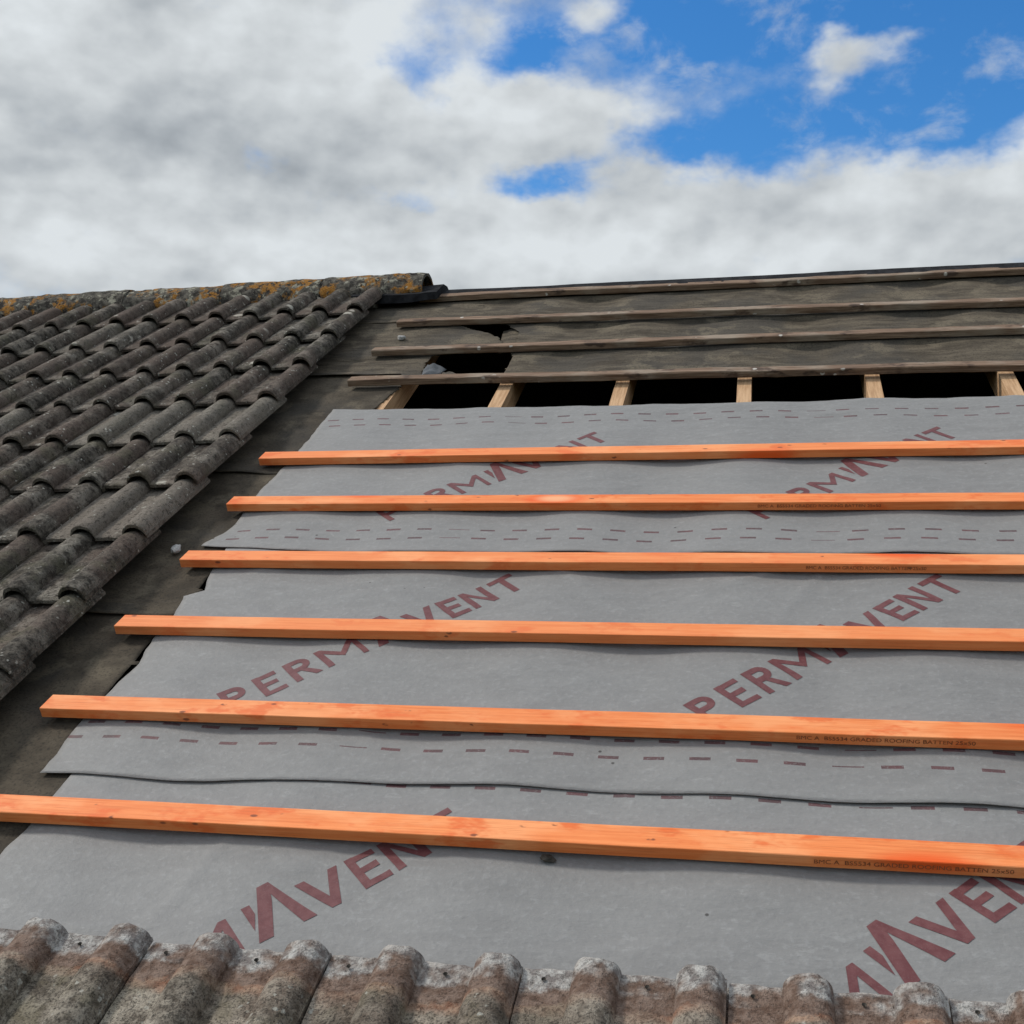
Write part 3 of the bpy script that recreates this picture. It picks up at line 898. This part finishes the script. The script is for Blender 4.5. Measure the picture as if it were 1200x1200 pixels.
# ------------------------------------------------------------------ sky, clouds and sun
SUN_DIR = Vector((-.66, .02, .75)).normalized()
sun_el = math.asin(SUN_DIR.z); sun_rot = math.atan2(SUN_DIR.x, SUN_DIR.y)
world = bpy.data.worlds.new('World'); scene.world = world; world.use_nodes = True
t = NT(world.node_tree); t.N.clear()
outn = t.N.new('ShaderNodeOutputWorld')
sky = t.N.new('ShaderNodeTexSky'); sky.sky_type = 'NISHITA'; sky.sun_disc = False
sky.sun_elevation = sun_el; sky.sun_rotation = sun_rot % (2 * math.pi); sky.air_density = 1.0; sky.dust_density = .3; sky.ozone_density = 2.2
hs = t.N.new('ShaderNodeHueSaturation'); hs.inputs['Saturation'].default_value = 1.3; t.L.new(sky.outputs[0], hs.inputs['Color'])
blue = t.mix(1.0, hs.outputs[0], (.80, 1.13, 1.30), 'MULTIPLY')
bg = t.N.new('ShaderNodeBackground'); bg.inputs['Strength'].default_value = .122; t.L.new(blue, bg.inputs['Color'])
tc = t.N.new('ShaderNodeTexCoord'); D = tc.outputs['Generated']
sx = t.N.new('ShaderNodeSeparateXYZ'); t.L.new(D, sx.inputs[0])
az = t.math('ARCTAN2', sx.outputs[0], sx.outputs[1]); el = t.math('ARCSINE', sx.outputs[2])
Ds = t.scale(D, (1, 1, 1.5))
w1 = t.N.new('ShaderNodeTexNoise'); w1.inputs['Scale'].default_value = 9; w1.inputs['Detail'].default_value = 5; w1.inputs['Roughness'].default_value = .6
t.L.new(Ds, w1.inputs['Vector'])
ws = t.N.new('ShaderNodeSeparateColor'); t.L.new(w1.outputs['Color'], ws.inputs[0])
azw = t.math('ADD', az, t.math('MULTIPLY', t.math('SUBTRACT', ws.outputs[0], .5), .16))
elw = t.math('ADD', el, t.math('MULTIPLY', t.math('SUBTRACT', ws.outputs[1], .5), .09))
PX = 1 / 1423.46
def blob(a, e, px, py, rx, ry):
    a0, e0 = az_el(px, py)
    da = t.math('DIVIDE', t.math('SUBTRACT', a, a0), rx * PX / math.cos(e0)); de = t.math('DIVIDE', t.math('SUBTRACT', e, e0), ry * PX)
    s = t.math('ADD', t.math('MULTIPLY', da, da), t.math('MULTIPLY', de, de))
    return t.math('EXPONENT', t.math('MULTIPLY', s, -1))
def blobs(a, e, L, start):
    x = start
    for (px, py, rx, ry, k) in L: x = t.math('MULTIPLY_ADD', blob(a, e, px, py, rx, ry), k, x)
    return x
f1 = t.noise(Ds, 8, 9, .58, .2)
f2n = t.noise(t.vmath('ADD', Ds, (3.1, 1.7, 5.3)), 26, 6, .6, .1)
dens = t.math('ADD', t.math('MULTIPLY', t.math('SUBTRACT', f1, .5), 1.3), t.math('MULTIPLY', t.math('SUBTRACT', f2n, .5), .8))
dens = t.math('ADD', dens, .50)
dens = blobs(azw, elw, [
    (840, 20, 170, 75, -1.15), (1180, 60, 130, 95, -1.2), (1010, 150, 130, 45, -.85), (640, 50, 60, 50, -.75), (860, 140, 110, 40, -.65),
    (640, 208, 50, 20, -.9), (495, 95, 40, 45, -.8), (455, 228, 45, 20, -.6), (330, 185, 40, 14, -.35), (90, 268, 45, 12, -.35), (770, 175, 60, 22, -.55), (1040, 0, 160, 30, -.7),
    (955, 105, 60, 55, .75), (1010, 65, 75, 45, .6), (1060, 35, 60, 26, .5), (850, 110, 45, 30, .28), (915, 55, 40, 40, -.4), (690, 8, 55, 26, .9), (730, 60, 60, 20, .35),
    (640, 135, 120, 50, .75), (200, 120, 330, 170, .6), (600, 290, 700, 55, .6), (1130, 215, 160, 60, .7), (820, 230, 170, 35, .45)], dens)
alpha = t.ramp(dens, -.22, .82)
wisp = t.noise(t.vmath('ADD', Ds, (2, 8, 4)), 17, 7, .6, .3)
alpha = t.math('MAXIMUM', alpha, t.math('MULTIPLY', t.ramp(wisp, .50, .76), .5))
def relief(sc, det, shift, off):
    a = t.vmath('ADD', Ds, off); b = t.vmath('ADD', a, shift)
    return t.math('SUBTRACT', t.noise(a, sc, det, .55), t.noise(b, sc, det, .55))
rel = t.math('ADD', t.math('MULTIPLY', relief(8, 3, (-.012, 0, .030), (0, 0, 0)), 1.25), t.math('MULTIPLY', relief(26, 3, (-.005, 0, .011), (3.1, 1.7, 5.3)), .38))
# cloud brightness: grey hollows and bright tops
s1 = t.noise(t.vmath('ADD', Ds, (8, 2, 1)), 11, 5, .5, .1); s2 = t.noise(t.vmath('ADD', Ds, (1, 6, 3)), 27, 5, .55, .1)
br = t.math('ADD', t.math('MULTIPLY', t.math('SUBTRACT', s1, .5), .62), t.math('MULTIPLY', t.math('SUBTRACT', s2, .5), .15))
br = t.math('ADD', br, rel)
br = t.math('ADD', br, .76)
br = blobs(azw, elw, [
    (40, 130, 130, 60, -.14), (150, 20, 160, 45, -.14), (330, 60, 90, 50, .04), (250, 185, 150, 35, -.08), (80, 265, 160, 40, .12),
    (600, 310, 500, 30, .10), (640, 120, 90, 40, .14), (1150, 150, 110, 35, .18), (760, 245, 160, 30, -.06), (1050, 270, 150, 30, -.07), (480, 60, 90, 60, .08), (560, 170, 60, 40, .05)], br)
br = t.math('MULTIPLY_ADD', t.ramp(dens, .3, .75, .06, 0), 1, br)
br = t.ramp(br, .05, 1.05, .27, .84, False)
# overcast sky: brighter towards the zenith and round the veiled sun
sd_ = t.N.new('ShaderNodeVectorMath'); sd_.operation = 'DOT_PRODUCT'; t.L.new(D, sd_.inputs[0]); sd_.inputs[1].default_value = SUN_DIR
glow = t.math('ADD', t.ramp(el, R(30), R(72), .0, .55), t.ramp(sd_.outputs['Value'], .55, .98, 0, .8))
br = t.math('MULTIPLY', br, t.math('ADD', 1.0, glow))
south = t.math('MULTIPLY', t.ramp(sx.outputs[1], .2, -.6), t.ramp(el, R(62), R(35)))
br = t.math('MULTIPLY', br, t.math('MULTIPLY_ADD', south, .05, 1.0))
cc = t.mix(t.ramp(br, .35, .75), (.83, .915, 1.0), (.91, .965, 1.0))
cl = t.N.new('ShaderNodeBackground'); t.L.new(cc, cl.inputs['Color']); t.L.new(br, cl.inputs['Strength'])
mx = t.N.new('ShaderNodeMixShader'); t.L.new(alpha, mx.inputs[0]); t.L.new(bg.outputs[0], mx.inputs[1]); t.L.new(cl.outputs[0], mx.inputs[2])
t.L.new(mx.outputs[0], outn.inputs[0])

sd = bpy.data.lights.new('sun', 'SUN'); sd.energy = 2.45; sd.angle = R(8); sd.color = (1.0, .95, .88)
so = bpy.data.objects.new('sun', sd); col.objects.link(so)
so.rotation_euler = (-SUN_DIR).to_track_quat('-Z', 'Y').to_euler()

scene.view_settings.view_transform = 'Standard'; scene.view_settings.look = 'None'
scene.view_settings.exposure = -0.09; scene.view_settings.gamma = 1
